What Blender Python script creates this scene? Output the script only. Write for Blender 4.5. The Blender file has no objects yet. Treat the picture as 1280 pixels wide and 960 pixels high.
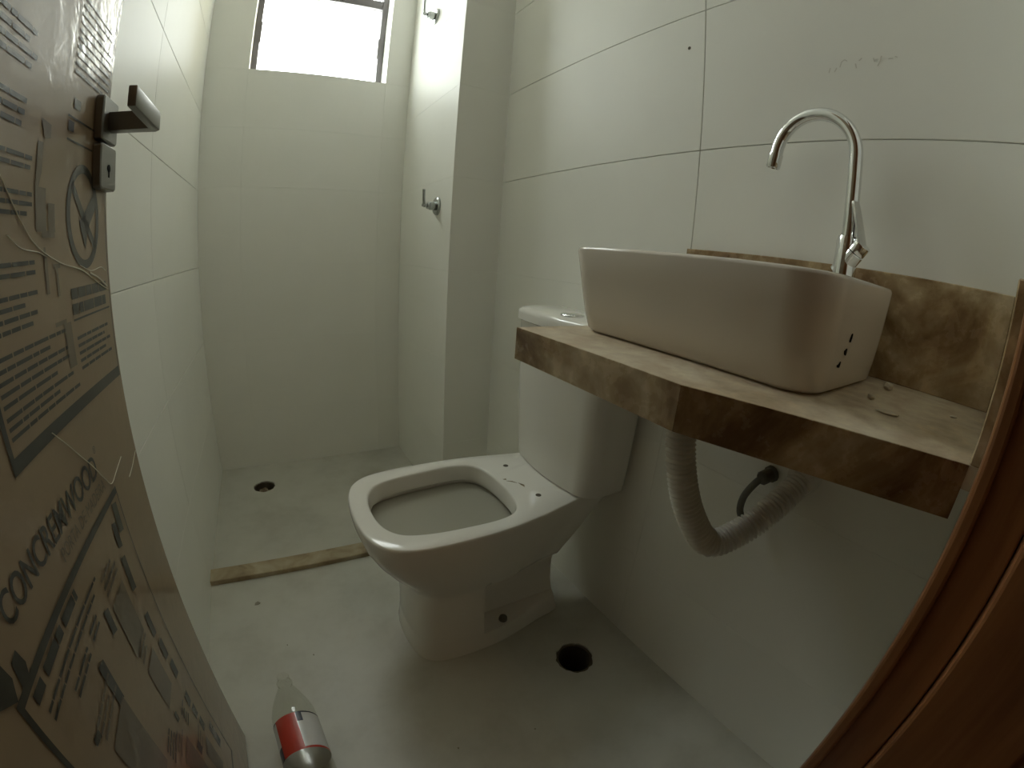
import bpy, bmesh, math, random
import numpy as np
from mathutils import Vector, Matrix

random.seed(7)
SC = bpy.context.scene
COL = SC.collection

# ------------------------------------------------------------------ camera
F_PX, K_PX = 549.36, 0.0769          # r = f (t + k t^3), pixels of the 1280 x 960 frame
YAW, PITCH, ROLL, CAM_H = 0.5492, -0.2903, 0.0708, 0.9
cam = bpy.data.cameras.new('camera')
cam_ob = bpy.data.objects.new('camera', cam)
COL.objects.link(cam_ob)
SC.camera = cam_ob
cam.type = 'PANO'
cam.panorama_type = 'FISHEYE_LENS_POLYNOMIAL'
cam.sensor_fit = 'HORIZONTAL'
cam.sensor_width = 36.0
cam.sensor_height = 27.0
cam.clip_start = 0.005
_t = np.linspace(0.001, 1.45, 200)
_r = F_PX * (_t + K_PX * _t ** 3) * 36.0 / 1280.0
_A = np.stack([_r, _r ** 2, _r ** 3, _r ** 4], 1)
_k = np.linalg.lstsq(_A, _t, rcond=None)[0]
cam.fisheye_fov = math.radians(180)
cam.fisheye_polynomial_k0 = 0.0
cam.fisheye_polynomial_k1 = -float(_k[0])
cam.fisheye_polynomial_k2 = -float(_k[1])
cam.fisheye_polynomial_k3 = -float(_k[2])
cam.fisheye_polynomial_k4 = -float(_k[3])
_f = Vector((math.sin(YAW) * math.cos(PITCH), math.cos(YAW) * math.cos(PITCH), math.sin(PITCH)))
_rt = Vector((math.cos(YAW), -math.sin(YAW), 0))
_up = _rt.cross(_f)
_c, _s = math.cos(ROLL), math.sin(ROLL)
_R, _U = _c * _rt + _s * _up, -_s * _rt + _c * _up
cam_ob.matrix_world = Matrix(((_R.x, _U.x, -_f.x, 0), (_R.y, _U.y, -_f.y, 0), (_R.z, _U.z, -_f.z, CAM_H), (0, 0, 0, 1)))

# ------------------------------------------------------------------ sky, lights, exposure
world = bpy.data.worlds.new('sky')
SC.world = world
world.use_nodes = True
bg = world.node_tree.nodes['Background']
bg.inputs['Color'].default_value = (0.955, 1.0, 0.975, 1)
bg.inputs['Strength'].default_value = 9.0
SC.view_settings.view_transform = 'Standard'
SC.view_settings.look = 'None'
SC.view_settings.gamma = 1.0
SC.view_settings.use_curve_mapping = False
SC.view_settings.exposure = 0.50
SC.cycles.max_bounces = 20
SC.cycles.diffuse_bounces = 14
SC.cycles.transparent_max_bounces = 16

portal = bpy.data.lights.new('window_portal', 'AREA')
portal.shape = 'RECTANGLE'
portal.size, portal.size_y = 0.60, 0.80
portal.cycles.is_portal = True
portal_ob = bpy.data.objects.new('window_portal', portal)
COL.objects.link(portal_ob)
portal_ob.location = (0.162, 2.02, 1.98)
portal_ob.rotation_euler = (math.radians(-90), 0, 0)      # faces -Y, into the room

hall = bpy.data.lights.new('hall_fill_light', 'AREA')  # added warm fill from behind the camera, no known lamp there
hall.shape = 'DISK'
hall.size = 0.3
hall.energy = 0.95
hall.color = (1.0, 0.62, 0.27)
hall_ob = bpy.data.objects.new('hall_fill_light', hall)
COL.objects.link(hall_ob)
hall_ob.location = (0.3, -0.75, 2.4)

# ------------------------------------------------------------------ materials
def new_mat(name):
    m = bpy.data.materials.new(name)
    m.use_nodes = True
    nt = m.node_tree
    b = nt.nodes['Principled BSDF']
    return m, nt, b

def plain(name, col, rough=0.5, metal=0.0, spec=0.5, coat=0.0):
    m, nt, b = new_mat(name)
    b.inputs['Base Color'].default_value = (*col, 1)
    b.inputs['Roughness'].default_value = rough
    b.inputs['Metallic'].default_value = metal
    b.inputs['Specular IOR Level'].default_value = spec
    b.inputs['Coat Weight'].default_value = coat
    return m

def ramp(nt, fac, stops):
    r = nt.nodes.new('ShaderNodeValToRGB')
    while len(r.color_ramp.elements) < len(stops):
        r.color_ramp.elements.new(0.5)
    for e, (p, c) in zip(r.color_ramp.elements, stops):
        e.position = p
        e.color = (*c, 1)
    nt.links.new(fac, r.inputs[0])
    return r.outputs[0]

def noise(nt, scale, detail=4, rough=0.5, dist=0.0, stretch=None, coord='Object'):
    tc = nt.nodes.new('ShaderNodeTexCoord')
    n = nt.nodes.new('ShaderNodeTexNoise')
    n.inputs['Scale'].default_value = scale
    n.inputs['Detail'].default_value = detail
    n.inputs['Roughness'].default_value = rough
    n.inputs['Distortion'].default_value = dist
    if stretch:
        mp = nt.nodes.new('ShaderNodeMapping')
        mp.inputs['Scale'].default_value = stretch
        nt.links.new(tc.outputs[coord], mp.inputs[0])
        nt.links.new(mp.outputs[0], n.inputs['Vector'])
    else:
        nt.links.new(tc.outputs[coord], n.inputs['Vector'])
    return n.outputs['Fac']

def mottled(name, stops, scale, rough=0.5, detail=4, dist=0.0, stretch=None, bump=0.0, bscale=None, spec=0.5, nrough=0.55):
    m, nt, b = new_mat(name)
    f = noise(nt, scale, detail, nrough, dist, stretch)
    nt.links.new(ramp(nt, f, stops), b.inputs['Base Color'])
    b.inputs['Roughness'].default_value = rough
    b.inputs['Specular IOR Level'].default_value = spec
    if bump:
        bp = nt.nodes.new('ShaderNodeBump')
        bp.inputs['Strength'].default_value = bump
        bp.inputs['Distance'].default_value = 0.002
        nt.links.new(noise(nt, bscale or scale * 3, 4), bp.inputs['Height'])
        nt.links.new(bp.outputs[0], b.inputs['Normal'])
    return m

M = {}
M['tile'] = mottled('glazed_tile', [(0.3, (.785, .785, .74)), (0.7, (.82, .82, .775))], 3.0, 0.46, spec=0.20)
M['grout'] = plain('grout', (.57, .54, .48), 0.9)
M['paint'] = plain('white_paint', (.80, .80, .765), 0.7)
M['hall_paint'] = plain('hall_paint', (.36, .23, .12), 0.8)
M['hall_floor'] = plain('hall_floor', (.22, .15, .09), 0.6)
M['floor'] = mottled('dusty_floor_tile', [(0.25, (.40, .39, .335)), (0.5, (.51, .505, .45)), (0.75, (.57, .565, .51))], 4.0, 0.42, detail=6, nrough=0.65)
def stone_mat(name, stops, rough, dust):
    m, nt, b = new_mat(name)
    f1 = noise(nt, 6.5, 8, 0.60, 1.1)
    f2 = noise(nt, 38.0, 5, 0.6, 0.2)
    mx = nt.nodes.new('ShaderNodeMix')
    mx.data_type = 'RGBA'
    mx.blend_type = 'OVERLAY'
    mx.inputs['Factor'].default_value = 0.55
    nt.links.new(ramp(nt, f1, stops), mx.inputs['A'])
    nt.links.new(ramp(nt, f2, [(0.30, (.30, .27, .22)), (0.5, (.5, .5, .5)), (0.72, (.74, .72, .68))]), mx.inputs['B'])
    nt.links.new(mx.outputs['Result'], b.inputs['Base Color'])
    rr_ = nt.nodes.new('ShaderNodeMapRange')
    rr_.inputs['To Min'].default_value = rough
    rr_.inputs['To Max'].default_value = rough + dust
    nt.links.new(f2, rr_.inputs['Value'])
    nt.links.new(rr_.outputs[0], b.inputs['Roughness'])
    return m
M['stone'] = stone_mat('polished_travertine', [(0.36, (.14, .080, .036)), (0.45, (.27, .18, .092)), (0.53, (.40, .30, .17)), (0.65, (.58, .48, .33))], 0.08, 0.35)
M['stone_dusty_lit'] = stone_mat('dusty_lit_travertine', [(0.3, (.40, .31, .20)), (0.5, (.56, .48, .36)), (0.7, (.66, .59, .47))], 0.40, 0.4)  # counter top: dusty, with the light on it painted in as paler stone
M['sill_stone'] = mottled('threshold_stone', [(0.3, (.20, .14, .075)), (0.5, (.36, .29, .18)), (0.7, (.46, .40, .28))], 12.0, 0.5, detail=6, dist=0.6)
M['ceramic'] = plain('white_ceramic', (.78, .765, .72), 0.12)
M['basin'] = plain('white_basin_ceramic', (.68, .63, .56), 0.12)
M['chrome'] = plain('chrome', (.75, .76, .76), 0.08, 1.0)
M['satin'] = plain('satin_nickel', (.24, .235, .22), 0.38, 1.0)
M['dull_chrome'] = plain('dull_chrome', (.40, .42, .41), 0.22, 1.0)
M['alu'] = plain('grey_aluminium', (.16, .15, .15), 0.45, 0.3)
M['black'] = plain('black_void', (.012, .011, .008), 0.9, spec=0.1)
M['crease'] = plain('film_crease', (.74, .70, .58), 0.2)
M['hose'] = plain('white_plastic_hose', (.70, .68, .62), 0.35)
M['dark_hose'] = plain('dark_grey_hose', (.13, .125, .10), 0.5)
M['chip'] = plain('mortar_chip', (.62, .57, .46), 0.9)
M['dirt'] = mottled('drain_dirt', [(0.4, (.16, .12, .075)), (0.6, (.34, .29, .20))], 60, 0.9)
M['grit'] = plain('floor_grit', (.27, .25, .20), 0.9)
M['pipe'] = plain('drain_pipe', (.10, .085, .06), 0.8)
M['sky_blocker'] = plain('sky_blocker', (.42, .37, .27), 0.9)
M['pencil'] = plain('pencil', (.60, .58, .53), 0.5)
M['grey_sheet'] = plain('glossy_grey', (.34, .33, .28), 0.12)
M['bolt'] = plain('grey_bolt', (.16, .15, .12), 0.6)
M['label_red'] = plain('label_red', (.50, .05, .03), 0.3, coat=0.5)
M['label_white'] = plain('label_white', (.66, .67, .68), 0.3, coat=0.5)
M['label_blue'] = plain('label_blue', (.02, .02, .05), 0.3, coat=0.5)

def wood_mat():
    m, nt, b = new_mat('varnished_wood')
    f = noise(nt, 14, 5, 0.6, 0.4, (3.0, 3.0, 0.22))
    nt.links.new(ramp(nt, f, [(0.3, (.20, .085, .034)), (0.6, (.34, .15, .060)), (0.8, (.42, .20, .085))]), b.inputs['Base Color'])
    b.inputs['Roughness'].default_value = 0.35
    return m
M['wood'] = wood_mat()

def film_mat(name, lo, hi):
    m, nt, b = new_mat(name)
    f = noise(nt, 3.0, 4, 0.5)
    nt.links.new(ramp(nt, f, [(0.3, lo), (0.7, hi)]), b.inputs['Base Color'])
    b.inputs['Roughness'].default_value = 0.6
    b.inputs['Coat Weight'].default_value = 1.0
    b.inputs['Coat Roughness'].default_value = 0.16
    n1 = noise(nt, 26, 3, 0.5, 0.6, (1.0, 2.2, 0.8))
    n2 = noise(nt, 4, 2, 0.5, 0.3)
    mx = nt.nodes.new('ShaderNodeMath')
    mx.operation = 'ADD'
    nt.links.new(n1, mx.inputs[0])
    nt.links.new(n2, mx.inputs[1])
    bp = nt.nodes.new('ShaderNodeBump')
    bp.inputs['Strength'].default_value = 0.32
    bp.inputs['Distance'].default_value = 0.005
    nt.links.new(mx.outputs[0], bp.inputs['Height'])
    nt.links.new(bp.outputs[0], b.inputs['Coat Normal'])
    return m
M['card'] = film_mat('cardboard_under_film', (.255, .178, .102), (.32, .235, .148))
M['ink'] = film_mat('black_ink_under_film', (.022, .022, .016), (.03, .03, .022))
M['ink_light'] = film_mat('faded_ink_under_film', (.13, .098, .06), (.17, .13, .085))

def glass_mat(name, tint, gl=0.08, rough=0.02):
    m = bpy.data.materials.new(name)
    m.use_nodes = True
    nt = m.node_tree
    nt.nodes.remove(nt.nodes['Principled BSDF'])
    out = nt.nodes['Material Output']
    tr = nt.nodes.new('ShaderNodeBsdfTransparent')
    tr.inputs[0].default_value = (*tint, 1)
    g = nt.nodes.new('ShaderNodeBsdfGlossy')
    g.inputs['Roughness'].default_value = rough
    g.inputs['Color'].default_value = (.9, .9, .9, 1)
    lw = nt.nodes.new('ShaderNodeLayerWeight')
    lw.inputs['Blend'].default_value = 0.25
    fr = nt.nodes.new('ShaderNodeMapRange')
    fr.inputs['To Min'].default_value = 0.03
    fr.inputs['To Max'].default_value = gl
    nt.links.new(lw.outputs['Facing'], fr.inputs['Value'])
    mx = nt.nodes.new('ShaderNodeMixShader')
    nt.links.new(fr.outputs[0], mx.inputs[0])
    nt.links.new(tr.outputs[0], mx.inputs[1])
    nt.links.new(g.outputs[0], mx.inputs[2])
    nt.links.new(mx.outputs[0], out.inputs['Surface'])
    return m
M['glass'] = glass_mat('window_glass', (.96, .97, .96))
M['pet'] = glass_mat('clear_plastic', (.93, .93, .90), gl=0.16, rough=0.08)

# ------------------------------------------------------------------ helpers
def obj(name, bm, mat, parent=None, smooth=False, angle=None):
    me = bpy.data.meshes.new(name)
    bmesh.ops.recalc_face_normals(bm, faces=bm.faces)
    bm.to_mesh(me)
    bm.free()
    return link(name, me, mat, parent, smooth, angle)

def link(name, me, mat, parent=None, smooth=False, angle=None):
    me.materials.clear()
    for mm in (mat if isinstance(mat, (list, tuple)) else [mat]):
        me.materials.append(M[mm])
    if smooth:
        me.polygons.foreach_set('use_smooth', [True] * len(me.polygons))
        if angle is not None:
            me.set_sharp_from_angle(angle=math.radians(angle))
    o = bpy.data.objects.new(name, me)
    COL.objects.link(o)
    o.parent = parent
    return o

def empty(name, loc=(0, 0, 0)):
    o = bpy.data.objects.new(name, None)
    COL.objects.link(o)
    o.location = loc
    o.empty_display_size = 0.05
    return o

def tag(o, label=None, cat=None, group=None, kind=None):
    if label: o['label'] = label
    if cat: o['category'] = cat
    if group: o['group'] = group
    if kind: o['kind'] = kind
    return o

def box(bm, lo, hi):
    vs = [bm.verts.new((x, y, z)) for x in (lo[0], hi[0]) for y in (lo[1], hi[1]) for z in (lo[2], hi[2])]
    for f in ((0, 1, 3, 2), (4, 6, 7, 5), (0, 4, 5, 1), (2, 3, 7, 6), (0, 2, 6, 4), (1, 5, 7, 3)):
        bm.faces.new([vs[i] for i in f])
    return vs

def box_bm(*pairs):
    bm = bmesh.new()
    for lo, hi in pairs:
        box(bm, lo, hi)
    return bm

def bevelled(bm, w, seg=2):
    bmesh.ops.bevel(bm, geom=list(bm.edges), offset=w, segments=seg, profile=0.5, affect='EDGES')
    return bm

def prism(bm, pts, z0, z1):
    a = [bm.verts.new((x, y, z0)) for x, y in pts]
    b = [bm.verts.new((x, y, z1)) for x, y in pts]
    n = len(pts)
    bm.faces.new(a[::-1])
    bm.faces.new(b)
    for i in range(n):
        bm.faces.new((a[i], a[(i + 1) % n], b[(i + 1) % n], b[i]))

def loft(bm, rings, cap0=True, cap1=True):
    vr = [[bm.verts.new(p) for p in r] for r in rings]
    n = len(rings[0])
    for a, b in zip(vr[:-1], vr[1:]):
        for i in range(n):
            bm.faces.new((a[i], a[(i + 1) % n], b[(i + 1) % n], b[i]))
    if cap0: bm.faces.new(vr[0][::-1])
    if cap1: bm.faces.new(vr[-1])
    return vr

def frame_of(d):
    d = Vector(d).normalized()
    a = Vector((0, 0, 1)) if abs(d.z) < 0.9 else Vector((1, 0, 0))
    u = d.cross(a).normalized()
    return u, d.cross(u).normalized()

def lathe(bm, origin, axis, prof, n=24, cap0=True, cap1=True):
    """prof: (distance along the axis, radius)"""
    o, d = Vector(origin), Vector(axis).normalized()
    u, v = frame_of(d)
    rings = [[o + d * t + (u * math.cos(2 * math.pi * i / n) + v * math.sin(2 * math.pi * i / n)) * r for i in range(n)] for t, r in prof]
    return loft(bm, rings, cap0, cap1)

def catmull(pts, per=10, closed=False):
    P = [Vector(p) for p in pts]
    out = []
    n = len(P)
    rng = range(n) if closed else range(n - 1)
    for i in rng:
        p0 = P[(i - 1) % n] if closed or i > 0 else P[i] * 2 - P[i + 1]
        p1, p2 = P[i], P[(i + 1) % n]
        p3 = P[(i + 2) % n] if closed or i + 2 < n else P[i + 1] * 2 - P[i]
        for k in range(per):
            t = k / per
            out.append(0.5 * ((2 * p1) + (p2 - p0) * t + (2 * p0 - 5 * p1 + 4 * p2 - p3) * t * t + (3 * p1 - p0 - 3 * p2 + p3) * t ** 3))
    if not closed: out.append(P[-1])
    return out

def sweep(bm, path, rad, n=14, cap=True):
    """rad: number or function(arc length)"""
    path = [Vector(p) for p in path]
    t = (path[1] - path[0]).normalized()
    u, _ = frame_of(t)
    rings, s = [], 0.0
    for i, p in enumerate(path):
        tt = (path[min(i + 1, len(path) - 1)] - path[max(i - 1, 0)]).normalized()
        u = (u - tt * u.dot(tt)).normalized()
        v = tt.cross(u)
        if i: s += (p - path[i - 1]).length
        r = rad(s) if callable(rad) else rad
        rings.append([p + (u * math.cos(2 * math.pi * k / n) + v * math.sin(2 * math.pi * k / n)) * r for k in range(n)])
    return loft(bm, rings, cap, cap)

def resample(path, step):
    path = [Vector(p) for p in path]
    out, acc = [path[0]], 0.0
    for a, b in zip(path[:-1], path[1:]):
        L = (b - a).length
        while acc + L >= step:
            k = (step - acc) / L
            a = a.lerp(b, k)
            L = (b - a).length
            out.append(a)
            acc = 0.0
        acc += L
    return out

def rrect(x0, x1, y0, y1, r, z, k=8):
    pts = []
    for cx, cy, a0 in ((x1 - r, y1 - r, 0), (x0 + r, y1 - r, 90), (x0 + r, y0 + r, 180), (x1 - r, y0 + r, 270)):
        for i in range(k + 1):
            a = math.radians(a0 + 90 * i / k)
            pts.append((cx + r * math.cos(a), cy + r * math.sin(a), z))
    return pts

# ------------------------------------------------------------------ room dimensions (metres)
XL, XR, XS = -0.274, 0.711, 0.536
YB, YP, YF = 1.865, 1.308, -0.02
ZCEIL = 2.45
ZS = -0.008

def tile_mesh(w, h, d=0.008, e=0.0012):
    """tile in local x (width), z (height); front face at y = 0, body behind it"""
    bm = bmesh.new()
    a = [bm.verts.new(p) for p in ((0, d, 0), (w, d, 0), (w, d, h), (0, d, h))]
    m = [bm.verts.new(p) for p in ((0, e, 0), (w, e, 0), (w, e, h), (0, e, h))]
    f = [bm.verts.new(p) for p in ((e, 0, e), (w - e, 0, e), (w - e, 0, h - e), (e, 0, h - e))]
    bm.faces.new(f)
    for p, q in ((a, m), (m, f)):
        for i in range(4):
            bm.faces.new((p[i], p[(i + 1) % 4], q[(i + 1) % 4], q[i]))
    bmesh.ops.recalc_face_normals(bm, faces=bm.faces)
    me = bpy.data.meshes.new('tile')
    bm.to_mesh(me)
    bm.free()
    me.materials.append(M['tile'])
    return me

_cache = {}
def lay_tiles(wall, origin, rotz, cols, rows, gap, skip=None, lip=0.0004, cgap=None):
    """cols / rows are joint positions along the wall and up it"""
    cgap = gap if cgap is None else cgap
    for c0, c1 in zip(cols[:-1], cols[1:]):
        for r0, r1 in zip(rows[:-1], rows[1:]):
            if skip and skip(c0, c1, r0, r1): continue
            key = (round(c1 - c0 - cgap, 5), round(r1 - r0 - gap, 5), 0.008, 0.0009 if gap > 0.001 else 0.00015)
            if key not in _cache: _cache[key] = tile_mesh(*key)
            o = bpy.data.objects.new('tile', _cache[key])
            COL.objects.link(o)
            o.parent = wall
            o.rotation_euler = (0, 0, rotz)
            p = Vector(origin) + Matrix.Rotation(rotz, 3, 'Z') @ Vector((c0 + cgap / 2, 0, r0 + gap / 2))
            p += Matrix.Rotation(rotz, 3, 'Z') @ Vector((0, random.uniform(0, lip if gap > 0.001 and cgap > 0.001 else 0.0), 0))
            o.location = p

def struct(name, bm, mat, **k):
    return tag(obj(name, bm, mat, **k), kind='structure')

# ------------------------------------------------------------------ shell
D = 0.008
wl = struct('wall_left', box_bm(((XL - 0.12, YF - 0.12, -0.2), (XL - D, YB + 0.16, ZCEIL))), 'grout')
lay_tiles(wl, (XL, YF, 0), math.radians(90), [0, 1.15, YB - YF], [.2595, .548, .8375, 1.125, 1.413, 1.70, 1.99, 2.28, ZCEIL], 0.0014, cgap=0.0002)
lay_tiles(wl, (XL, YF, 0), math.radians(90), [0, 1.15, YB - YF], [-0.03, .2602], 0.0002)

wr = struct('wall_right', box_bm(((XR + D, YF - 0.12, -0.2), (XR + 0.12, YP, ZCEIL))), 'grout')
RROW = [-0.03, .246, .543, .84, 1.137, 1.434, 1.731, 2.028, 2.325, ZCEIL]
lay_tiles(wr, (XR, YP, 0), math.radians(-90), [0, YP - .542, YP - YF], [.8393] + RROW[4:], 0.0014)
lay_tiles(wr, (XR, YP, 0), math.radians(-90), [0, YP - .542, YP - YF], RROW[:4], 0.0003)

ws = struct('wall_shower_side', box_bm(((XS + D, YP + D, -0.2), (XR + 0.12, YB + 0.16, ZCEIL))), 'paint')
lay_tiles(ws, (XS, YB, 0), math.radians(-90), [0, YB - YP], RROW, 0.0004)
lay_tiles(ws, (XS, YP, 0), 0.0, [0, XR - XS], RROW, 0.0003)

WX0, WX1, WZ0, WZ1 = -0.111, 0.435, 1.60, 2.33
wb = struct('wall_back', box_bm(((XL - 0.12, YB + D, -0.2), (XS + 0.2, YB + 0.16, WZ0)),
                                ((XL - 0.12, YB + D, WZ1), (XS + 0.2, YB + 0.16, ZCEIL)),
                                ((XL - 0.12, YB + D, WZ0), (WX0, YB + 0.16, WZ1)),
                                ((WX1, YB + D, WZ0), (XS + 0.2, YB + 0.16, WZ1))), 'paint')
lay_tiles(wb, (XL, YB, 0), 0.0, [0, WX0 - XL, WX1 - XL, XS - XL], [-0.03, .246, .543, .84, 1.137, 1.368, WZ0, WZ1, ZCEIL], 0.0003,
          skip=lambda c0, c1, r0, r1: abs(c0 - (WX0 - XL)) < .01 and abs(r0 - WZ0) < .01)

JX0, JX1, DOORTOP = -0.235, 0.375, 2.12
wf = struct('wall_front', box_bm(((XL - 0.12, YF - 0.12, 0), (JX0, YF, ZCEIL)), ((JX1, YF - 0.12, 0), (XR + 0.12, YF, ZCEIL)),
                                 ((JX0, YF - 0.12, DOORTOP), (JX1, YF, ZCEIL))), 'paint')
struct('ceiling', box_bm(((XL - 0.12, -1.6, ZCEIL), (XR + 0.7, YB + 0.16, ZCEIL + 0.08))), 'paint')

# unseen slab added outside to keep sky light off the left wall
struct('wall_sky_blocker', box_bm(((0.80, 2.15, -1.0), (1.1, 3.25, 5.5))), 'sky_blocker')

# hall behind the camera
struct('wall_hall', box_bm(((-1.0, -1.6, 0), (1.4, -1.5, ZCEIL)), ((-1.0, -1.5, 0), (-0.9, YF - 0.12, ZCEIL)),
                           ((1.3, -1.5, 0), (1.4, YF - 0.12, ZCEIL)), ((-0.9, YF - 0.14, 0), (XL - 0.12, YF - 0.12, ZCEIL)),
                           ((XR + 0.12, YF - 0.14, 0), (1.3, YF - 0.12, ZCEIL)),
                           ((-1.0, -1.6, ZCEIL), (XL - 0.12, YF - 0.12, ZCEIL + .08))), 'hall_paint')
struct('floor_hall', box_bm(((-1.0, -1.6, -0.06), (1.4, YF - 0.12, 0))), 'hall_floor')

# ------------------------------------------------------------------ floor with open drain holes
def floor_with_hole(x0, x1, y0, y1, z, cx, cy, r, seed):
    bm = bmesh.new()
    s = r * 1.5
    xs, ys = [x0, cx - s, cx + s, x1], [y0, cy - s, cy + s, y1]
    V = {}
    def v(x, y, zz=z):
        k = (round(x, 5), round(y, 5), round(zz, 5))
        if k not in V: V[k] = bm.verts.new((x, y, zz))
        return V[k]
    for i in range(3):
        for j in range(3):
            if i == 1 and j == 1: continue
            bm.faces.new((v(xs[i], ys[j]), v(xs[i + 1], ys[j]), v(xs[i + 1], ys[j + 1]), v(xs[i], ys[j + 1])))
    rnd = random.Random(seed)
    n = 32
    cir, sq, low = [], [], []
    for i in range(n):
        a = 2 * math.pi * (i + 0.5) / n + math.pi / 4
        rr = r * (1 + rnd.uniform(-.05, .05))
        c, q = math.cos(a), math.sin(a)
        cir.append(bm.verts.new((cx + rr * c, cy + rr * q, z)))
        low.append(bm.verts.new((cx + rr * c, cy + rr * q, z - 0.025)))
        m = max(abs(c), abs(q))
        sq.append(bm.verts.new((cx + s * c / m, cy + s * q / m, z)))
    corners = {n - 1: v(cx + s, cy + s), n // 4 - 1: v(cx - s, cy + s), n // 2 - 1: v(cx - s, cy - s), 3 * n // 4 - 1: v(cx + s, cy - s)}
    for i in range(n):
        j = (i + 1) % n
        if i in corners:
            bm.faces.new((cir[i], sq[i], corners[i], sq[j], cir[j]))
        else:
            bm.faces.new((cir[i], sq[i], sq[j], cir[j]))
        bm.faces.new((cir[j], low[j], low[i], cir[i]))
    return bm

def drain(name, cx, cy, z, r, label):
    t = empty(name, (cx, cy, z - 0.09))
    bm = bmesh.new()
    lathe(bm, (0, 0, 0), (0, 0, 1), [(0.0, r * .80), (0.086, r * .80), (0.086, r * .93), (0.0, r * .93)], 28, False, False)
    obj('pipe', bm, 'pipe', t, True, 40)
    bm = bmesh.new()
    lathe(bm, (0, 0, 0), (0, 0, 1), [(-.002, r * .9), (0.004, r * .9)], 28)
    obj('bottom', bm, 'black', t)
    tag(t, label, 'drain')
    return t

FD = (0.551, 0.519)
SD = (-0.094, 1.672)
YT0, YT1 = 1.108, 1.166           # threshold strip
fl = struct('floor', floor_with_hole(XL - 0.02, XR + 0.02, YF - 0.14, YT1 - .01, 0.0, FD[0], FD[1], 0.046, 3), 'floor')
fs = struct('floor_shower', floor_with_hole(XL - 0.02, XS + 0.2, YT1 - .01, YB + 0.02, ZS, SD[0], SD[1], 0.044, 5), 'floor')
drain('floor_drain', FD[0], FD[1], 0.0, 0.05, 'open round drain hole in the floor beside the toilet foot under the stone counter')
drain('floor_drain', SD[0], SD[1], ZS, 0.048, 'small open drain hole with dirt in the shower floor below the window')
bm = bmesh.new()
for i in range(16):
    a = random.uniform(0, 6.28)
    c = Matrix.Translation((SD[0] + random.uniform(0, .026) * math.cos(a), SD[1] + random.uniform(0, .026) * math.sin(a), ZS - .026)) @ Matrix.Scale(random.uniform(.6, 1), 4)
    bmesh.ops.create_icosphere(bm, subdivisions=1, radius=.014, matrix=c)
o = obj('mortar_dirt', bm, 'dirt')
tag(o, 'brown mortar dirt lying inside the shower drain hole', 'dirt', kind='stuff')

bm = box_bm(((XL, YT0, -0.02), (XS + .175, YT1, 0.016)))
bevelled(bm, 0.002, 1)
struct('trim_1', bm, 'sill_stone')['label'] = 'brown stone threshold strip between bathroom floor and shower floor'

# ------------------------------------------------------------------ window
win = tag(empty('window_1', (0, YB, WZ0)), 'bright window with thin dark grey frame high in the back wall', kind='structure')
def wpart(name, bm, mat, parent=win):
    o = obj(name, bm, mat)
    o.data.transform(Matrix.Translation((0, -YB, -WZ0)))
    o.parent = parent
    return o
fy0, fy1, fw = YB + 0.095, YB + 0.135, 0.024
frame = wpart('frame', box_bm(((WX0, fy0, WZ0), (WX0 + fw, fy1, WZ1)), ((WX1 - fw, fy0, WZ0), (WX1, fy1, WZ1)),
                              ((WX0 + fw, fy0, WZ0), (WX1 - fw, fy1, WZ0 + fw)), ((WX0 + fw, fy0, WZ1 - fw), (WX1 - fw, fy1, WZ1))), 'alu')
wpart('transom', box_bm(((WX0 + fw, fy0 + .004, 1.985), (WX1 - fw, fy1 - .004, 2.025))), 'alu')
for zc in (1.80,):
    wpart('hinge_arm', box_bm(((WX0 + fw, fy0 - .004, zc - .045), (WX0 + fw + .004, fy0 + .012, zc + .045))), 'alu')
    wpart('hinge_arm', box_bm(((WX1 - fw - .005, fy0 - .004, zc - .055), (WX1 - fw, fy0 + .012, zc + .035))), 'alu')
wpart('pane', box_bm(((WX0 + fw, fy0 + .018, WZ0 + fw), (WX1 - fw, fy0 + .022, 1.985))), 'glass')
wpart('pane', box_bm(((WX0 + fw, fy0 + .018, 2.025), (WX1 - fw, fy0 + .022, WZ1 - fw))), 'glass')

# ------------------------------------------------------------------ door frame
tr = tag(empty('trim_2', (JX1, YF, 0)), 'dark reddish wooden door jamb and casing beside the vanity', kind='structure')
def tpart(name, lo, hi, bev=.003, parent=tr):
    b_ = box_bm((lo, hi))
    bevelled(b_, bev, 2)
    o = obj(name, b_, 'wood')
    o.data.transform(Matrix.Translation((-parent.location.x, -parent.location.y, 0)))
    o.parent = parent
    return o
tpart('casing', (0.360, YF, 0), (0.412, YF + .012, DOORTOP + .05))
tpart('jamb', (0.366, YF - .034, 0), (JX1 + .004, YF + .002, DOORTOP), .002)
tpart('stop', (0.352, YF - .125, 0), (JX1 + .004, YF - .035, DOORTOP), .003)
tpart('casing', (0.360, YF - .134, 0), (0.412, YF - .12, DOORTOP + .05))
tr3 = tag(empty('trim_3', (JX0, YF, 0)), 'dark reddish wooden door jamb hidden behind the wrapped door', kind='structure')
tpart('jamb', (JX0 - .004, YF - .12, 0), (JX0 + .012, YF + .002, DOORTOP), .002, tr3)
tpart('casing', (XL + .004, YF, 0), (JX0 + .006, YF + .012, DOORTOP + .05), .003, tr3)
tpart('head', (JX0, YF - .12, DOORTOP - .012), (JX1, YF + .002, DOORTOP + .004), .002, tr3)

# ------------------------------------------------------------------ door in its cardboard wrapping
HX, HY, LX, LY = -0.212, -0.008, -0.200, 0.597
du = Vector((LX - HX, LY - HY, 0))
DW = du.length
door = tag(empty('door_1', (HX, HY, 0)), 'open door wrapped in printed brown cardboard and clear film, with grey handle', kind='structure')
door.rotation_euler = (0, 0, math.atan2(du.y, du.x))
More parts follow.
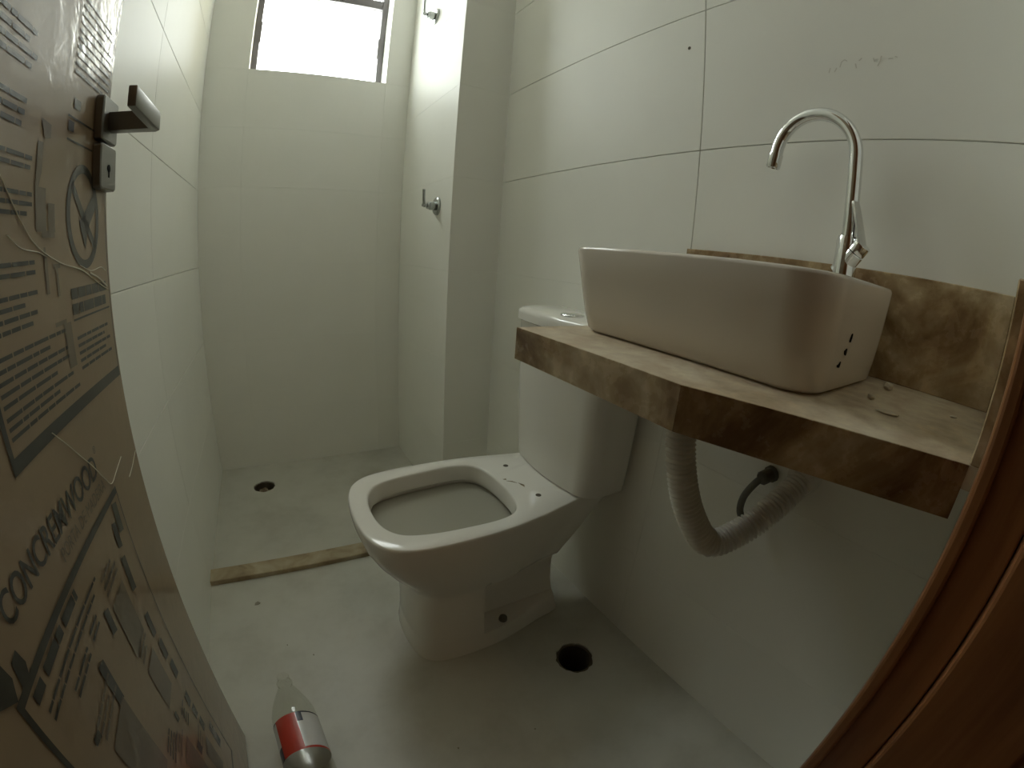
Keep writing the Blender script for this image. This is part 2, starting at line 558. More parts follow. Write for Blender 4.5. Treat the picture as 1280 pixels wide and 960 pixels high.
# local frame: x along the door from the hinge, -y out of the visible face, z up
U0 = -(-0.008 + 0.02)
def dpart(name, bm, mat, parent=door, **k):
    return obj(name, bm, mat, parent, **k)
dpart('leaf', box_bm(((0.0, .003, .008), (DW - .002, .037, 2.09))), 'wood')
def card_mesh():
    bm = bmesh.new()
    nx, nz = 40, 110
    g = [[None] * (nz + 1) for _ in range(nx + 1)]
    rnd = random.Random(4)
    for i in range(nx + 1):
        for j in range(nz + 1):
            x, z = DW * i / nx, .008 + 2.085 * j / nz
            w = .0003 * math.sin(9 * x + 3.1 * z) * math.sin(5.3 * z + 1) if 0 < i < nx else 0
            g[i][j] = bm.verts.new((x, w, z))
    for i in range(nx):
        for j in range(nz):
            bm.faces.new((g[i][j], g[i + 1][j], g[i + 1][j + 1], g[i][j + 1]))
    vb = [bm.verts.new(p) for p in ((0, .04, .008), (DW, .04, .008), (DW, .04, 2.093), (0, .04, 2.093))]
    bm.faces.new(vb[::-1])
    bm.faces.new([g[nx][j] for j in range(nz + 1)] + [vb[2], vb[1]])
    bm.faces.new([g[0][j] for j in range(nz, -1, -1)] + [vb[0], vb[3]])
    bm.faces.new([g[i][nz] for i in range(nx, -1, -1)] + [vb[3], vb[2]])
    bm.faces.new([g[i][0] for i in range(nx + 1)] + [vb[1], vb[0]])
    return bm
wrap = dpart('cardboard_wrap', card_mesh(), 'card', smooth=True, angle=30)
wrap['label'] = 'brown cardboard under clear plastic film, printed in black'
PY = -0.0007           # print sits just proud of the board

def quad(bm, u0, z0, u1, z1, y=PY):
    bm.faces.new([bm.verts.new(p) for p in ((u0, y, z0), (u1, y, z0), (u1, y, z1), (u0, y, z1))])
def poly(bm, pts, y=PY):
    bm.faces.new([bm.verts.new((u, y, z)) for u, z in pts])
def printed(name, bm, mat='ink', label=None):
    o = obj(name, bm, mat, wrap)
    if label: o['label'] = label
    return o
def border(bm, u0, u1, z0, z1, l, r, b, t):
    quad(bm, u0, z0, u0 + l, z1); quad(bm, u1 - r, z0, u1, z1)
    quad(bm, u0 + l, z0, u1 - r, z0 + b); quad(bm, u0 + l, z1 - t, u1 - r, z1)
def text(name, s, u0, u1, z0, z1, mat='ink', label=None, offset=0.0):
    cu = bpy.data.curves.new(name, 'FONT')
    cu.body = s
    cu.offset = offset
    cu.resolution_u = 4
    to = bpy.data.objects.new(name, cu)
    COL.objects.link(to)
    dg = bpy.context.evaluated_depsgraph_get()
    me = bpy.data.meshes.new_from_object(to.evaluated_get(dg))
    bpy.data.objects.remove(to)
    co = np.array([v.co[:] for v in me.vertices])
    lo, hi = co.min(0), co.max(0)
    for v in me.vertices:
        fx, fz = (v.co.x - lo[0]) / (hi[0] - lo[0]), (v.co.y - lo[1]) / (hi[1] - lo[1])
        v.co = (u0 + fx * (u1 - u0), PY, z0 + fz * (z1 - z0))
    o = link(name, me, mat, wrap)
    if label: o['label'] = label
    return o
rp = random.Random(12)
def lines(bm, u0, u1, zt, zb, pitch, h, short=.35, gap=.5):
    z = zt
    while z - h > zb:
        end = u1 - (rp.uniform(0, short) * (u1 - u0) if rp.random() < gap else 0)
        u = u0
        while u < end - .004:
            w = rp.uniform(.009, .03)
            quad(bm, u, z - h, min(u + w, end), z)
            u += w + rp.uniform(.001, .002)
        z -= pitch

bm = bmesh.new(); border(bm, .326, .600, .757, 1.34, .006, .0018, .012, .004); printed('instruction_frame', bm)
bm = bmesh.new()
for a, b in ((1.20, 1.115), (1.085, 1.045), (1.028, 1.003)): lines(bm, .335, .413, a, b, .0095, .0042)
for a, b in ((.985, .97), (.956, .935), (.902, .888), (.878, .845)): lines(bm, .335, .418, a, b, .0078, .0034)
printed('instruction_lines', bm)
bm = bmesh.new()
lines(bm, .336, .465, .838, .802, .0080, .0032); lines(bm, .336, .478, .797, .774, .0072, .0032); lines(bm, .49, .585, .825, .785, .0075, .0032)
lines(bm, .495, .595, 1.16, 1.075, .0085, .0035)
printed('instruction_lines', bm)
bm = bmesh.new()
for a in (.872, .857): lines(bm, .488, .595, a, a - .011, .02, .0105, .1)
quad(bm, .487, .8405, .594, .8425); quad(bm, .487, 1.0125, .555, 1.0145); quad(bm, .487, 1.035, .56, 1.037)
printed('warning_lines', bm)
bm = bmesh.new()
quad(bm, .500, 1.046, .516, 1.056); quad(bm, .489, 1.022, .503, 1.032)
printed('warning_lines', bm)
# prohibition ring with a slash over a dark tool shape
bm = bmesh.new()
n = 48
cu_, cz_, ra, rb = .532, .942, .044, .053
for i in range(n):
    a0, a1 = 2 * math.pi * i / n, 2 * math.pi * (i + 1) / n
    poly(bm, [(cu_ + ra * math.cos(a0), cz_ + rb * math.sin(a0)), (cu_ + ra * math.cos(a1), cz_ + rb * math.sin(a1)),
              (cu_ + (ra - .009) * math.cos(a1), cz_ + (rb - .009) * math.sin(a1)), (cu_ + (ra - .009) * math.cos(a0), cz_ + (rb - .009) * math.sin(a0))])
poly(bm, [(cu_ - .034, cz_ + .028), (cu_ - .027, cz_ + .034), (cu_ + .034, cz_ - .029), (cu_ + .028, cz_ - .036)])
poly(bm, [(cu_ + .002, cz_ + .004), (cu_ + .034, cz_ + .030), (cu_ + .036, cz_ + .012), (cu_ + .012, cz_ - .012)])
poly(bm, [(cu_ - .012, cz_ - .005), (cu_ + .004, cz_ + .004), (cu_ + .010, cz_ - .012), (cu_ + .003, cz_ - .034), (cu_ - .006, cz_ - .018)])
printed('prohibition_sign', bm, label='black printed prohibition ring with a slash')
# faded pictograms between the two columns
bm = bmesh.new()
poly(bm, [(.432, 1.02), (.452, 1.018), (.452, 1.006), (.440, 1.004)])
poly(bm, [(.428, 1.0), (.438, 1.0), (.436, .975), (.430, .962), (.424, .962)])
quad(bm, .424, .925, .444, .962); quad(bm, .448, .925, .462, .950); quad(bm, .434, .920, .460, .926)
quad(bm, .436, .905, .440, .912); quad(bm, .436, .872, .442, .905); quad(bm, .458, .868, .463, .893); quad(bm, .453, .893, .468, .897)
quad(bm, .445, .842, .470, .846); quad(bm, .463, .800, .480, .842)
printed('pictogram', bm, 'ink_light')
text('brand_lettering', 'CONCREMWOOD', .250, .470, .686, .7105, label='black printed lettering CONCREMWOOD', offset=.012)
text('brand_lettering', '®', .472, .479, .708, .716)
text('brand_lettering', 'PORTA DE MADEIRA', .350, .478, .666, .679, 'ink_light')
bm = bmesh.new()
poly(bm, [(.200, .668), (.218, .655), (.226, .668), (.222, .690), (.208, .686)])
poly(bm, [(.228, .652), (.240, .651), (.246, .662), (.243, .676), (.233, .674)])
printed('leaf_logo', bm)
# lower panel with drawings
bm = bmesh.new()
border(bm, .213, .505, .12, .655, .006, .0018, .005, .008); printed('drawing_frame', bm)
bm = bmesh.new()
for u0, u1 in ((.232, .252), (.258, .302), (.308, .345)):
    lines(bm, u0, u1, .643, .631, .02, .010, 0)
lines(bm, .236, .40, .622, .607, .0088, .0030)
printed('heading_lines', bm)
bm = bmesh.new()
for u0, u1, z0, z1 in ((.455, .468, .545, .590), (.478, .492, .610, .645), (.462, .474, .600, .630), (.455, .468, .470, .505), (.458, .472, .425, .455), (.460, .475, .385, .412),
                       (.452, .467, .330, .352), (.452, .467, .300, .322), (.452, .467, .268, .290), (.470, .488, .190, .245), (.318, .332, .520, .572), (.372, .384, .560, .588),
                       (.400, .409, .37, .385), (.405, .420, .28, .30), (.255, .268, .548, .556)):
    poly(bm, [(u0, z0), (u1, z0 - .004), (u1 + .002, z1 - .004), (u0 + .002, z1)])
printed('drawing_block', bm)
bm = bmesh.new()
for u0, u1, z0, z1 in ((.270, .330, .40, .52), (.395, .440, .50, .575), (.400, .440, .40, .47), (.36, .40, .25, .34), (.42, .45, .18, .26)):
    quad(bm, u0, z0, u1, z1)
    lines(bm, u0, u1, z1 + .035, z1 + .012, .009, .0035)
printed('drawing_tone', bm, 'ink_light')
bm = bmesh.new()
for u0, u1, zt, zb in ((.275, .322, .598, .586), (.335, .365, .60, .585), (.395, .438, .60, .59), (.34, .38, .40, .37), (.42, .445, .36, .33)):
    lines(bm, u0, u1, zt, zb, .008, .003)
printed('caption_lines', bm)

# creases of the clear film
bm = bmesh.new()
def crease(pts, r=.0011):
    sweep(bm, catmull([(u, PY - .0004, z) for u, z in pts], 8), lambda s: r * .62, 6)
crease([(.345, .985), (.372, .958), (.400, .930), (.425, .912), (.470, .897), (.520, .888), (.560, .873), (.592, .862)], .0010)
crease([(.375, .922), (.395, .912), (.425, .908), (.440, .904)], .0008)
crease([(.515, .893), (.545, .886), (.575, .8885), (.59, .884)], .0008)
crease([(.540, .884), (.565, .877), (.590, .866)], .0018)
crease([(.398, .762), (.420, .742), (.440, .722), (.462, .700), (.482, .676), (.497, .662), (.520, .666), (.545, .672)], .0008)
crease([(.555, .64), (.575, .645), (.60, .655)], .0007)
fc = printed('film_crease', bm, 'crease')
fc['label'] = 'thin pale creases of the clear film'

# handle and lock
hu = .582
def rrect_xz(u0, u1, z0, z1, r, y, k=5):
    return [(x, y, zz) for x, zz, _ in rrect(u0, u1, z0, z1, r, 0, k)]
def plate(u0, u1, z0, z1, r, y0, y1):
    bm = bmesh.new()
    e = .0015
    loft(bm, [rrect_xz(u0, u1, z0, z1, r, y0), rrect_xz(u0, u1, z0, z1, r, y1 + e), rrect_xz(u0 + e, u1 - e, z0 + e, z1 - e, r - e, y1)])
    return bm
dpart('rosette', plate(hu - .025, hu + .025, 1.027, 1.077, .005, -.001, -.011), 'satin', smooth=True, angle=35)
lk = dpart('lock_plate', plate(hu - .025, hu + .025, .974, 1.024, .005, -.001, -.011), 'satin', smooth=True, angle=35)
bm = bmesh.new()
lathe(bm, (hu, -.0111, .998), (0, -1, 0), [(0, .0045), (.0004, .0045)], 16)
box(bm, (hu - .002, -.0115, .988), (hu + .002, -.0111, .998))
obj('keyhole', bm, 'black', lk)
bm = bmesh.new()
ZL = 1.050
hp = [(hu + .009, -.010), (hu + .009, -.063), (hu + .002, -.069), (hu - .098, -.069), (hu - .098, -.060), (hu - .009, -.060), (hu - .009, -.010)]
a = [bm.verts.new((u, y, ZL - .0105)) for u, y in hp]
b = [bm.verts.new((u, y, ZL + .0105)) for u, y in hp]
bm.faces.new(a); bm.faces.new(b[::-1])
for i in range(len(hp)):
    bm.faces.new((a[i], a[(i + 1) % len(hp)], b[(i + 1) % len(hp)], b[i]))
bmesh.ops.bevel(bm, geom=list(bm.edges), offset=.0015, segments=2, profile=.5, affect='EDGES')
dpart('lever_handle', bm, 'satin', smooth=True, angle=35)

# ------------------------------------------------------------------ vanity counter
ZC = 0.797
YE = 0.542
cnt = tag(empty('stone_counter', (0.52, 0.27, 0.75)), 'brown travertine counter slab with angled front apron under the white basin', 'counter')
def at(parent, o):
    o.data.transform(Matrix.Translation(-Vector(parent.location)))
    o.parent = parent
    return o
bm = bmesh.new()
TOP = [(.334, YE), (.334, .243), (.413, 0.0), (.413, YF), (XR, YF), (XR, YE)]
prism(bm, TOP, ZC - .02, ZC)
at(cnt, obj('slab', bm, 'stone_dusty_lit'))
bm = bmesh.new()
prism(bm, [(.333, YE), (.333, .2428), (.351, .2465), (.351, YE)], ZC - .047, ZC - .0004)
at(cnt, obj('apron', bm, 'stone'))
bm = bmesh.new()
prism(bm, [(.333, .2422), (.4122, -.0005), (.430, .003), (.351, .2458)], ZC - .047, ZC - .0004)
at(cnt, obj('apron', bm, 'stone'))
bm = box_bm(((.698, 0, ZC), (XR, YE, .945)))
bevelled(bm, .0012, 1)
o = obj('stone_backsplash', bm, 'stone')
tag(o, 'mottled brown travertine strip along the tiled wall behind the basin', 'backsplash')
bm = box_bm(((.413, YF, ZC), (XR, 0.0, .940)))
bevelled(bm, .0012, 1)
o = obj('stone_side_splash', bm, 'stone')
tag(o, 'brown travertine strip seen end-on beside the wooden door jamb', 'backsplash')
bm = box_bm(((.40, YE - .02, ZC - .047), (XR, YE, ZC - .0195)))
at(cnt, obj('apron', bm, 'stone'))

# ------------------------------------------------------------------ basin
bas = tag(empty('vessel_basin', (0.55, .325, ZC)), 'white ceramic vessel basin with rounded corners on the stone counter', 'basin')
bm = bmesh.new()
rr = []
B0, B1 = (.430, .672, .156, .525, .045), (.412, .690, .150, .548, .05)
def lerp5(t): return [a + (b - a) * t for a, b in zip(B0, B1)]
for z, t, ins in ((0, 0, .012), (.001, 0, .006), (.006, 0, .0), (.03, .3, 0), (.06, .55, 0), (.09, .78, 0), (.119, 1, 0), (.1225, 1, .0012), (.124, 1, .004), (.124, 1, .010)):
    x0, x1, y0, y1, r = lerp5(t)
    rr.append(rrect(x0 + ins, x1 - ins, y0 + ins, y1 - ins, r - ins * .6, ZC + z, 10))
IN = (.430, .598, .168, .530, .045)
for z, s in ((.124, 0), (.1215, .004), (.10, .010), (.06, .018), (.035, .032), (.026, .055)):
    rr.append(rrect(IN[0] + s, IN[1] - s, IN[2] + s, IN[3] - s, max(.05 - s * .1, .02), ZC + z, 10))
loft(bm, rr)
at(bas, obj('bowl', bm, 'basin', smooth=True, angle=50))
bm = bmesh.new()
lathe(bm, (.514, .349, ZC + .0262), (0, 0, 1), [(0, .03), (.002, .029), (.002, .018), (.001, .017)], 24)
at(bas, obj('drain_ring', bm, 'chrome', smooth=True, angle=30))
for i, (px, py, pz, w, h, rot) in enumerate(((.507, 0, .859, .0035, .010, -.3), (.500, 0, .843, .007, .0065, .4), (.489, 0, .829, .009, .004, .5))):
    bm = bmesh.new()
    pts = []
    t = (pz - ZC) / .117
    y0 = lerp5(t)[2]
    for k in range(8):
        a = 2 * math.pi * k / 8
        dx, dz = w * .5 * math.cos(a), h * .5 * math.sin(a) + (.003 * math.cos(a) ** 2 if i else 0)
        pts.append((px + dx * math.cos(rot) - dz * math.sin(rot), pz + dx * math.sin(rot) + dz * math.cos(rot)))
    fr_ = [bm.verts.new((x, y0 - .0016, z)) for x, z in pts]
    bk = [bm.verts.new((x, y0 + .006, z)) for x, z in pts]
    bm.faces.new(fr_)
    for k in range(8): bm.faces.new((fr_[k], fr_[(k + 1) % 8], bk[(k + 1) % 8], bk[k]))
    at(bas, obj('printed_mark', bm, 'black'))

# ------------------------------------------------------------------ tap
TX, TY, TZ = .645, .221, ZC + .124
tap = tag(empty('basin_tap', (TX, TY, TZ)), 'tall chrome gooseneck tap with a side lever behind the white basin', 'tap')
bm = bmesh.new()
lathe(bm, (TX, TY, TZ), (0, 0, 1), [(0, .021), (.004, .021), (.006, .0165), (.055, .0150), (.060, .0135), (.061, .0095)], 28)
at(tap, obj('body', bm, 'chrome', smooth=True, angle=35))
sd = Vector((.05, .998, 0)).normalized()
R_ = .064
path = [Vector((TX, TY, TZ + z)) for z in (.05, .08, .11, .14, .165)]
cc = Vector((TX, TY, TZ + .172)) + sd * R_
for i in range(0, 41):
    a = math.pi - math.radians(170) * i / 40
    path.append(cc + sd * R_ * math.cos(a) + Vector((0, 0, R_ * math.sin(a))))
end = path[-1]; dirn = (path[-1] - path[-2]).normalized()
path.append(end + dirn * .004)
bm = bmesh.new()
sweep(bm, path, .0098, 20)
sp = obj('spout', bm, 'chrome', smooth=True, angle=50)
at(tap, sp)
bm = bmesh.new()
lathe(bm, end + dirn * .0042, dirn, [(0, .0112), (.02, .0112), (.022, .0102), (.022, .008), (.018, .0075)], 20)
at(tap, obj('aerator', bm, 'chrome', smooth=True, angle=35))
hd = Vector((-.10, -.60, .80)).normalized()
h0 = Vector((TX, TY + .008, TZ + .010))
bm = bmesh.new()
lathe(bm, h0, hd, [(0, .0130), (.036, .0130), (.037, .0122)], 24)
at(tap, obj('cartridge_housing', bm, 'chrome', smooth=True, angle=35))
bm = bmesh.new()
lathe(bm, h0 + hd * .0382, hd, [(0, .0127), (.013, .0127), (.014, .012)], 24)
hk = at(tap, obj('handle', bm, 'chrome', smooth=True, angle=35))
# paddle lever rising from the end of the handle
pb = h0 + hd * .051
pu = Vector((-.05, .26, .96)).normalized()
pw = pu.cross(hd).normalized()
pn = pu.cross(pw).normalized()
bm = bmesh.new()
rings = []
for t, w in ((-.008, .0115), (.0, .012), (.03, .0115), (.054, .011), (.058, .0095)):
    c_ = pb + pu * t
    rings.append([c_ + pw * w + pn * .0016, c_ - pw * w + pn * .0016, c_ - pw * w - pn * .0016, c_ + pw * w - pn * .0016])
loft(bm, rings)
at(tap, obj('lever', bm, 'chrome'))

# ------------------------------------------------------------------ siphon hose and supply hose under the counter
si = tag(empty('siphon_hose', (.5, .35, .7)), 'white corrugated drain hose curving from under the counter to the wall', 'hose')
hp = [(.50, .352, .735), (.50, .349, .68), (.503, .335, .62), (.52, .314, .556), (.552, .287, .508), (.60, .264, .523), (.645, .245, .557), (.69, .233, .592), (XR + .003, .228, .61)]
path = resample(catmull(hp, 24), .0011)
bm = bmesh.new()
sweep(bm, path, lambda s: .0203 + .0026 * math.sin(2 * math.pi * s / .0072), 22)
at(si, obj('corrugated_tube', bm, 'hose', smooth=True))
bm = bmesh.new()
lathe(bm, (.50, .352, ZC - .02), (0, 0, -1), [(0, .03), (.012, .03), (.014, .0245), (.05, .0245), (.052, .02)], 24)
at(si, obj('coupling_nut', bm, 'hose', smooth=True, angle=35))
bm = bmesh.new()
lathe(bm, (XR - .001, .228, .61), (-1, 0, -.1), [(0, .029), (.004, .029), (.008, .026), (.018, .0245)], 28)
at(si, obj('wall_flange', bm, 'hose', smooth=True, angle=35))

su = tag(empty('supply_hose', (.69, .28, .6)), 'dark thin hose looping from a wall nut behind the white corrugated hose', 'hose')
hp = [(.704, .288, .588), (.692, .292, .584), (.68, .299, .572), (.68, .312, .540), (.68, .311, .511), (.682, .296, .497), (.692, .281, .500), (XR + .002, .268, .515)]
bm = bmesh.new()
sweep(bm, catmull(hp, 10), .0065, 14)
at(su, obj('tube', bm, 'dark_hose', smooth=True))
bm = bmesh.new()
lathe(bm, (XR - .001, .2855, .590), (-.9, .2, -.2), [(0, .015), (.006, .015), (.007, .0125), (.026, .0125), (.030, .009)], 12)
at(su, obj('nut', bm, 'dark_hose'))

# ------------------------------------------------------------------ toilet
TYC = 0.768
toi = tag(empty('toilet', (.40, TYC, 0)), 'white ceramic toilet without a seat beside the right wall', 'toilet')
def outline(half, closed_back=None):
    P = [(x, y, 0) for x, y in half]
    P = P + [(x, -y, 0) for x, y in half[::-1] if y > 1e-6]
    return [(p.x, p.y) for p in catmull(P, 8, closed=True)]
OUT_H = [(.1165, 0), (.118, .04), (.124, .082), (.140, .120), (.172, .147), (.225, .160), (.31, .1645), (.395, .1625), (.46, .1545), (.52, .1435), (.60, .128), (.66, .122), (.687, .116), (.692, .10), (.692, .05), (.692, 0)]
IN_H = [(.157, 0), (.160, .04), (.172, .075), (.198, .101), (.25, .1155), (.32, .122), (.385, .1235), (.425, .114), (.448, .088), (.458, .045), (.460, 0)]
CX_ = .32
NA = 144
def polar(poly_pts, n=NA):
    """radius of a star-shaped outline for n directions from CX_"""
    ang = [(math.atan2(y, x - CX_), math.hypot(x - CX_, y)) for x, y in poly_pts]
    ang.sort()
    A = np.array([a for a, _ in ang]); Rr = np.array([r for _, r in ang])
    A = np.concatenate([A - 2 * math.pi, A, A + 2 * math.pi]); Rr = np.concatenate([Rr, Rr, Rr])
    X, Y = Rr * np.cos(A), Rr * np.sin(A)
    res = []
    for i in range(n):
        th = -math.pi + 2 * math.pi * i / n
        k = np.searchsorted(A, th)
        a0, a1 = A[k - 1], A[k]
        t = (th - a0) / max(a1 - a0, 1e-9)
        res.append((CX_ + X[k - 1] + (X[k] - X[k - 1]) * t, Y[k - 1] + (Y[k] - Y[k - 1]) * t))
    return res
OUTP, INP = polar(outline(OUT_H)), polar(outline(IN_H))
def body_ring(z, x0, x1, bs, recess=0.0):
    r = []
    for x, y in OUTP:
        nx = x0 + (x - .1165) / (.692 - .1165) * (x1 - x0)
        ny = y * bs
        if recess and nx > .372:
            lim = .108 - recess
            if nx < .385: lim = .108 - recess * (nx - .372) / .013
            ny = max(-lim, min(lim, ny))
        r.append((nx, TYC + ny, z))
    return r
rings = [[(x0, y0, 0) for x0, y0 in []]]
rings = []
rings.append(body_ring(0.0, .208, .612, .73))
for z, x0, x1, bs, rc in ((.012, .208, .612, .73, 0), (.03, .211, .605, .715, 0), (.050, .213, .60, .71, 0), (.056, .214, .60, .71, .02), (.062, .214, .60, .71, .045), (.10, .216, .595, .70, .05),
                          (.165, .217, .59, .70, .05), (.185, .217, .59, .70, .045), (.200, .215, .592, .71, .028), (.212, .211, .595, .735, .0),
                          (.226, .203, .60, .77, 0), (.25, .185, .612, .83, 0), (.28, .160, .628, .895, 0), (.31, .139, .645, .945, 0), (.335, .126, .66, .98, 0), (.358, .119, .678, 1.0, 0),
                          (.376, .1165, .692, 1.0, 0), (.385, .1168, .692, .998, 0), (.3888, .1185, .692, .99, 0), (.390, .121, .691, .978, 0)):
    rings.append(body_ring(z, x0, x1, bs, rc))
def in_ring(z, s, dx=0.0):
    return [(CX_ + dx + (x - CX_) * s, TYC + y * s, z) for x, y in INP]
for z, s in ((.390, 1.03), (.3885, 1.01), (.384, 1.0), (.355, .985), (.350, .985), (.345, 1.04), (.325, 1.05), (.30, .99), (.27, .86), (.24, .70), (.215, .52), (.205, .36)):
    rings.append(in_ring(z, s))
bm = bmesh.new()
loft(bm, rings)
at(toi, obj('bowl', bm, 'ceramic', smooth=True, angle=48))
bm = bmesh.new()
wv = [bm.verts.new(p) for p in in_ring(.338, 1.042)]
bm.faces.new(wv)
wa = at(toi, obj('grey_sheet', bm, 'grey_sheet'))  # flat grey sheet across the bowl a little below the rim
for hx_, hy_ in ((.515, .844), (.512, .690)):
    bm = bmesh.new()
    lathe(bm, (hx_, hy_, .3895), (0, 0, 1), [(0, .0068), (.0009, .0064)], 16)
    at(toi, obj('seat_bolt_hole', bm, 'pipe'))
bm = bmesh.new()
for p in ([(.478, .775), (.49, .769), (.496, .757), (.489, .765)], [(.499, .756), (.507, .742), (.503, .734), (.5, .745)], [(.474, .785), (.483, .786), (.48, .779)]):
    prism(bm, p, .3898, .3906)
at(toi, obj('dirt_stain', bm, 'dirt'))
bm = bmesh.new()
lathe(bm, (.432, TYC - .098, .056), (0, -.1, 1), [(0, .011), (.008, .010), (.012, .005)], 14)
at(toi, obj('bolt_cap', bm, 'bolt', smooth=True))
# cistern
def tank_ring(z, hf, xf, xb, rf=.05, bow=.010, ins=0.0):
    pts = []
    k = 10
    xf += ins; xb -= ins; hf -= ins
    rb_ = .012
    for i in range(k + 1):                       # back corner +y
        a = math.radians(90 * i / k)
        pts.append((xb - rb_ + rb_ * math.cos(a), hf - rb_ + rb_ * math.sin(a)))
    for i in range(k + 1):                       # front corner +y
        a = math.radians(90 + 90 * i / k)
        pts.append((xf + bow + rf + rf * math.cos(a), hf - rf + rf * math.sin(a)))
    for i in range(1, 10):                       # bowed front
        t = i / 10
        y = (hf - rf) * (1 - 2 * t)
        pts.append((xf + bow * (y / (hf - rf)) ** 2, y))
    for i in range(k + 1):
        a = math.radians(180 + 90 * i / k)
        pts.append((xf + bow + rf + rf * math.cos(a), -hf + rf + rf * math.sin(a)))
    for i in range(k + 1):
        a = math.radians(270 + 90 * i / k)
        pts.append((xb - rb_ + rb_ * math.cos(a), -hf + rb_ + rb_ * math.sin(a)))
    return [(x, TYC + y, z) for x, y in pts]
bm = bmesh.new()
loft(bm, [tank_ring(.391, .150, .572, .702, ins=.006), tank_ring(.394, .154, .569, .704), tank_ring(.42, .157, .567, .704), tank_ring(.58, .164, .560, .704), tank_ring(.747, .170, .555, .704)])
at(toi, obj('cistern', bm, 'ceramic', smooth=True, angle=40))
bm = bmesh.new()
loft(bm, [tank_ring(.7475, .175, .550, .706, ins=.004), tank_ring(.750, .176, .549, .706), tank_ring(.766, .176, .549, .706), tank_ring(.773, .176, .549, .706, ins=.002),
          tank_ring(.777, .176, .549, .706, ins=.007), tank_ring(.779, .176, .549, .706, ins=.016)])
lid = at(toi, obj('cistern_lid', bm, 'ceramic', smooth=True, angle=40))
bm = bmesh.new()
lathe(bm, (.602, .752, .7785), (0, 0, 1), [(0, .026), (.003, .026), (.004, .025), (.004, .021), (.0025, .0205), (.005, .019), (.0055, .0)], 28, True, False)
bt = obj('flush_button', bm, 'chrome', smooth=True, angle=35)
bt.data.transform(Matrix.Translation(-Vector(toi.location)))
bt.parent = lid

# ------------------------------------------------------------------ shower valves
def valve(y, z, lift, label):
    t = tag(empty('shower_valve', (XS, y, z)), label, 'valve', 'chrome lever valves on the shower side wall')
    def add(name, bm):
        at(t, obj(name, bm, 'dull_chrome', smooth=True, angle=35))
    bm = bmesh.new(); lathe(bm, (XS + .001, y, z), (-1, 0, 0), [(0, .031), (.006, .031), (.010, .027), (.011, .016)], 28); add('escutcheon', bm)
    bm = bmesh.new(); lathe(bm, (XS - .008, y, z), (-1, 0, 0), [(0, .0145), (.020, .0145), (.022, .012), (.024, .0125), (.030, .0115), (.031, .006), (.046, .0055), (.047, .004)], 24); add('stem', bm)
    bm = bmesh.new()
    sweep(bm, [(XS - .044, y, z - .005), (XS - .0475, y, z), (XS - .050, y, z + .02), (XS - .051, y, z + lift)], .0050, 12); add('lever', bm)
    return t
valve(1.431, 1.051, .052, 'chrome shower valve with upright lever low on the shower side wall')
valve(1.590, 1.800, .062, 'chrome valve with upright lever near the top of the shower side wall')

# ------------------------------------------------------------------ plastic bottle on the floor
bo = tag(empty('plastic_bottle', (-.085, .52, 0)), 'empty clear plastic bottle with a red and white label lying on the floor', 'bottle')
b0, ax = Vector((-.071, .335, .0465)), Vector((-.07, 1, 0)).normalized()
BP = [(0, .012), (.003, .030), (.010, .041), (.025, .0455), (.135, .0455), (.142, .0445), (.147, .0450), (.236, .0450), (.243, .0455), (.262, .0440), (.285, .0375), (.310, .0270), (.330, .0175), (.340, .0140), (.343, .0175), (.346, .0175), (.349, .0135), (.364, .0135), (.366, .0125)]
bm = bmesh.new()
lathe(bm, b0, ax, BP, 32, True, False)
at(bo, obj('body', bm, 'pet', smooth=True, angle=60))
def label_strip(name, mat, a0, a1, t0, t1, r):
    bm = bmesh.new()
    u, v = Vector((1, 0, 0)), Vector((0, 0, 1))
    u = (u - ax * u.dot(ax)).normalized(); v = (v - ax * v.dot(ax)).normalized()
    k = max(4, int(abs(a1 - a0) / 8))
    rows = []
    for t in (t0, t1):
        rows.append([bm.verts.new(b0 + ax * t + (u * math.cos(math.radians(a0 + (a1 - a0) * i / k)) + v * math.sin(math.radians(a0 + (a1 - a0) * i / k))) * r) for i in range(k + 1)])
    for i in range(k):
        bm.faces.new((rows[0][i], rows[0][i + 1], rows[1][i + 1], rows[1][i]))
    return at(bo, obj(name, bm, mat, smooth=True))
lb = label_strip('label', 'label_white', 0, 360, .150, .234, .0459)
for nm, mt, a0, a1, t0, t1 in (('label_band', 'label_red', 82, 142, .150, .234), ('label_band', 'label_red', 0, 82, .150, .1545),
                               ('label_band', 'label_blue', 142, 190, .150, .178), ('label_band', 'label_blue', 10, 82, .2315, .2345), ('label_band', 'label_blue', 142, 190, .2315, .2345),
                               ('label_band', 'label_blue', 68, 82, .212, .234)):
    s_ = label_strip(nm, mt, a0, a1, t0, t1, .0463)
    s_.parent = lb

# ------------------------------------------------------------------ mortar chips on the counter
def chip(x, y, sx, sy, sz, rz, label, seed):
    rnd = random.Random(seed)
    bm = bmesh.new()
    bmesh.ops.create_icosphere(bm, subdivisions=2, radius=1)
    for v in bm.verts:
        v.co *= rnd.uniform(.8, 1.1)
        v.co = Vector((v.co.x * sx, v.co.y * sy, v.co.z * sz))
    zmin = min(v.co.z for v in bm.verts)
    for v in bm.verts: v.co.z -= zmin
    o = obj('mortar_chip', bm, 'chip')
    o.location = (x, y, ZC)
    o.rotation_euler = (0, 0, rz)
    tag(o, label, 'debris', 'mortar chips on the stone counter')
chip(.632, .126, .011, .007, .005, .3, 'largest mortar chip on the counter, against the basin and backsplash', 1)
chip(.535, .122, .0065, .004, .003, .8, 'small pale mortar chip beside the right end of the basin', 2)
chip(.487, .090, .0045, .013, .0022, .25, 'long flat mortar chip near the front edge of the counter', 3)
chip(.585, .034, .003, .005, .0015, .5, 'tiny mortar crumb on the counter nearest the side splash', 4)

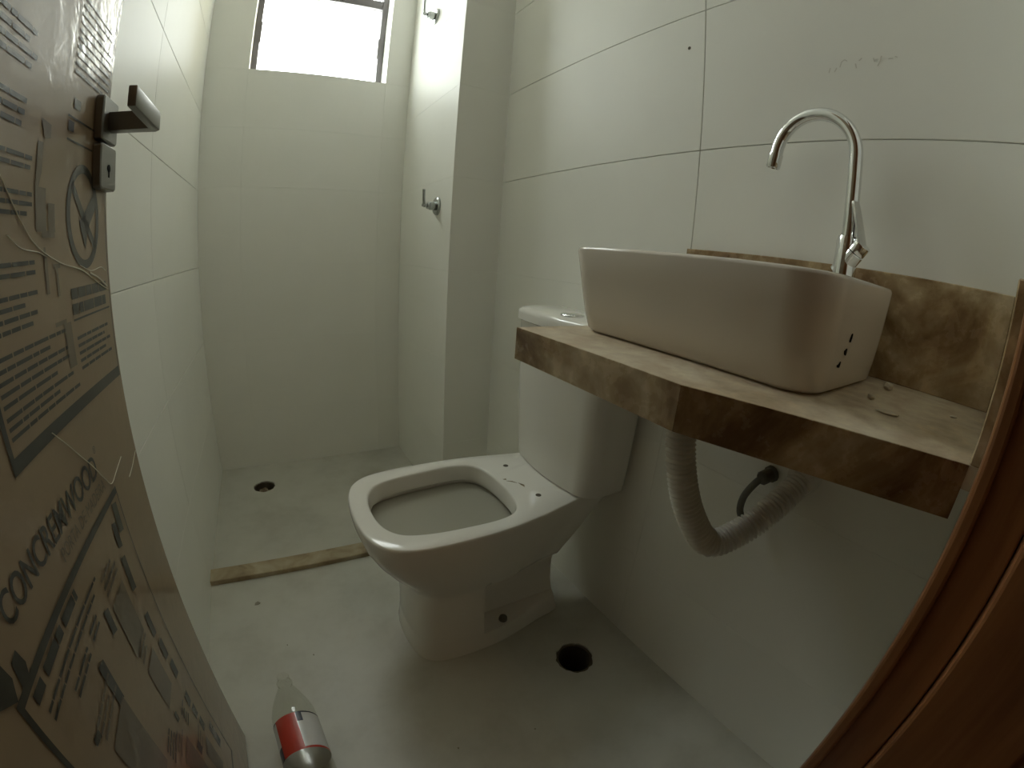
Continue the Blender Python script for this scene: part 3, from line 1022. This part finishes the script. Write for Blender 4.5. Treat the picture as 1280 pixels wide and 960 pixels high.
# ------------------------------------------------------------------ small marks on the right wall
bm = bmesh.new()
def stroke(pts, w=.0016):
    for (y0, z0), (y1, z1) in zip(pts[:-1], pts[1:]):
        d = Vector((y1 - y0, z1 - z0)).normalized() * w * .5
        n_ = Vector((-d.y, d.x))
        bm.faces.new([bm.verts.new((XR - .0007, yy, zz)) for yy, zz in ((y0 + n_.x, z0 + n_.y), (y1 + n_.x, z1 + n_.y), (y1 - n_.x, z1 - n_.y), (y0 - n_.x, z0 - n_.y))])
stroke([(.292, 1.250), (.290, 1.258)]); stroke([(.283, 1.250), (.279, 1.257)])
stroke([(.274, 1.257), (.271, 1.266), (.266, 1.269), (.262, 1.266)])
stroke([(.247, 1.252), (.2485, 1.260)], .002); stroke([(.243, 1.264), (.238, 1.268)], .002)
stroke([(.2135, 1.252), (.209, 1.261), (.2075, 1.268)], .002); stroke([(.22, 1.266), (.218, 1.259)])
stroke([(.197, 1.262), (.190, 1.262)], .0014); stroke([(.187, 1.265), (.183, 1.263)], .0014)
pm = obj('pencil_marks', bm, 'pencil', wr)
pm['label'] = 'faint pencil scribble on the tile above the tap'
bm = bmesh.new()
lathe(bm, (XR + .002, .581, 1.359), (-1, 0, 0), [(0, .004), (.0026, .0035)], 10)
obj('nick', bm, 'pipe', wr)

# ------------------------------------------------------------------ dirt specks on the floor
bm = bmesh.new()
rd = random.Random(21)
spots = [(-.142, 1.0, .012), (-.02, .78, .003), (.36, .40, .003)]
spots = [(x, y, r * .8) for x, y, r in spots]
spots += [(rd.uniform(XL + .05, XR - .05), rd.uniform(.25, 1.09), rd.uniform(.0012, .0028)) for _ in range(10)]
for x, y, r in spots:
    if .19 < x < .63 and .62 < y < .92 or (x - FD[0]) ** 2 + (y - FD[1]) ** 2 < .006 or -.15 < x < 0 and .3 < y < .73: continue
    k = rd.randint(5, 8)
    prism(bm, [(x + r * rd.uniform(.5, 1.1) * math.cos(2 * math.pi * i / k), y + r * rd.uniform(.5, 1.1) * math.sin(2 * math.pi * i / k)) for i in range(k)], 0.0, .0012)
tag(obj('floor_grit', bm, 'grit'), 'brown dirt specks scattered over the pale floor', 'dirt', kind='stuff')
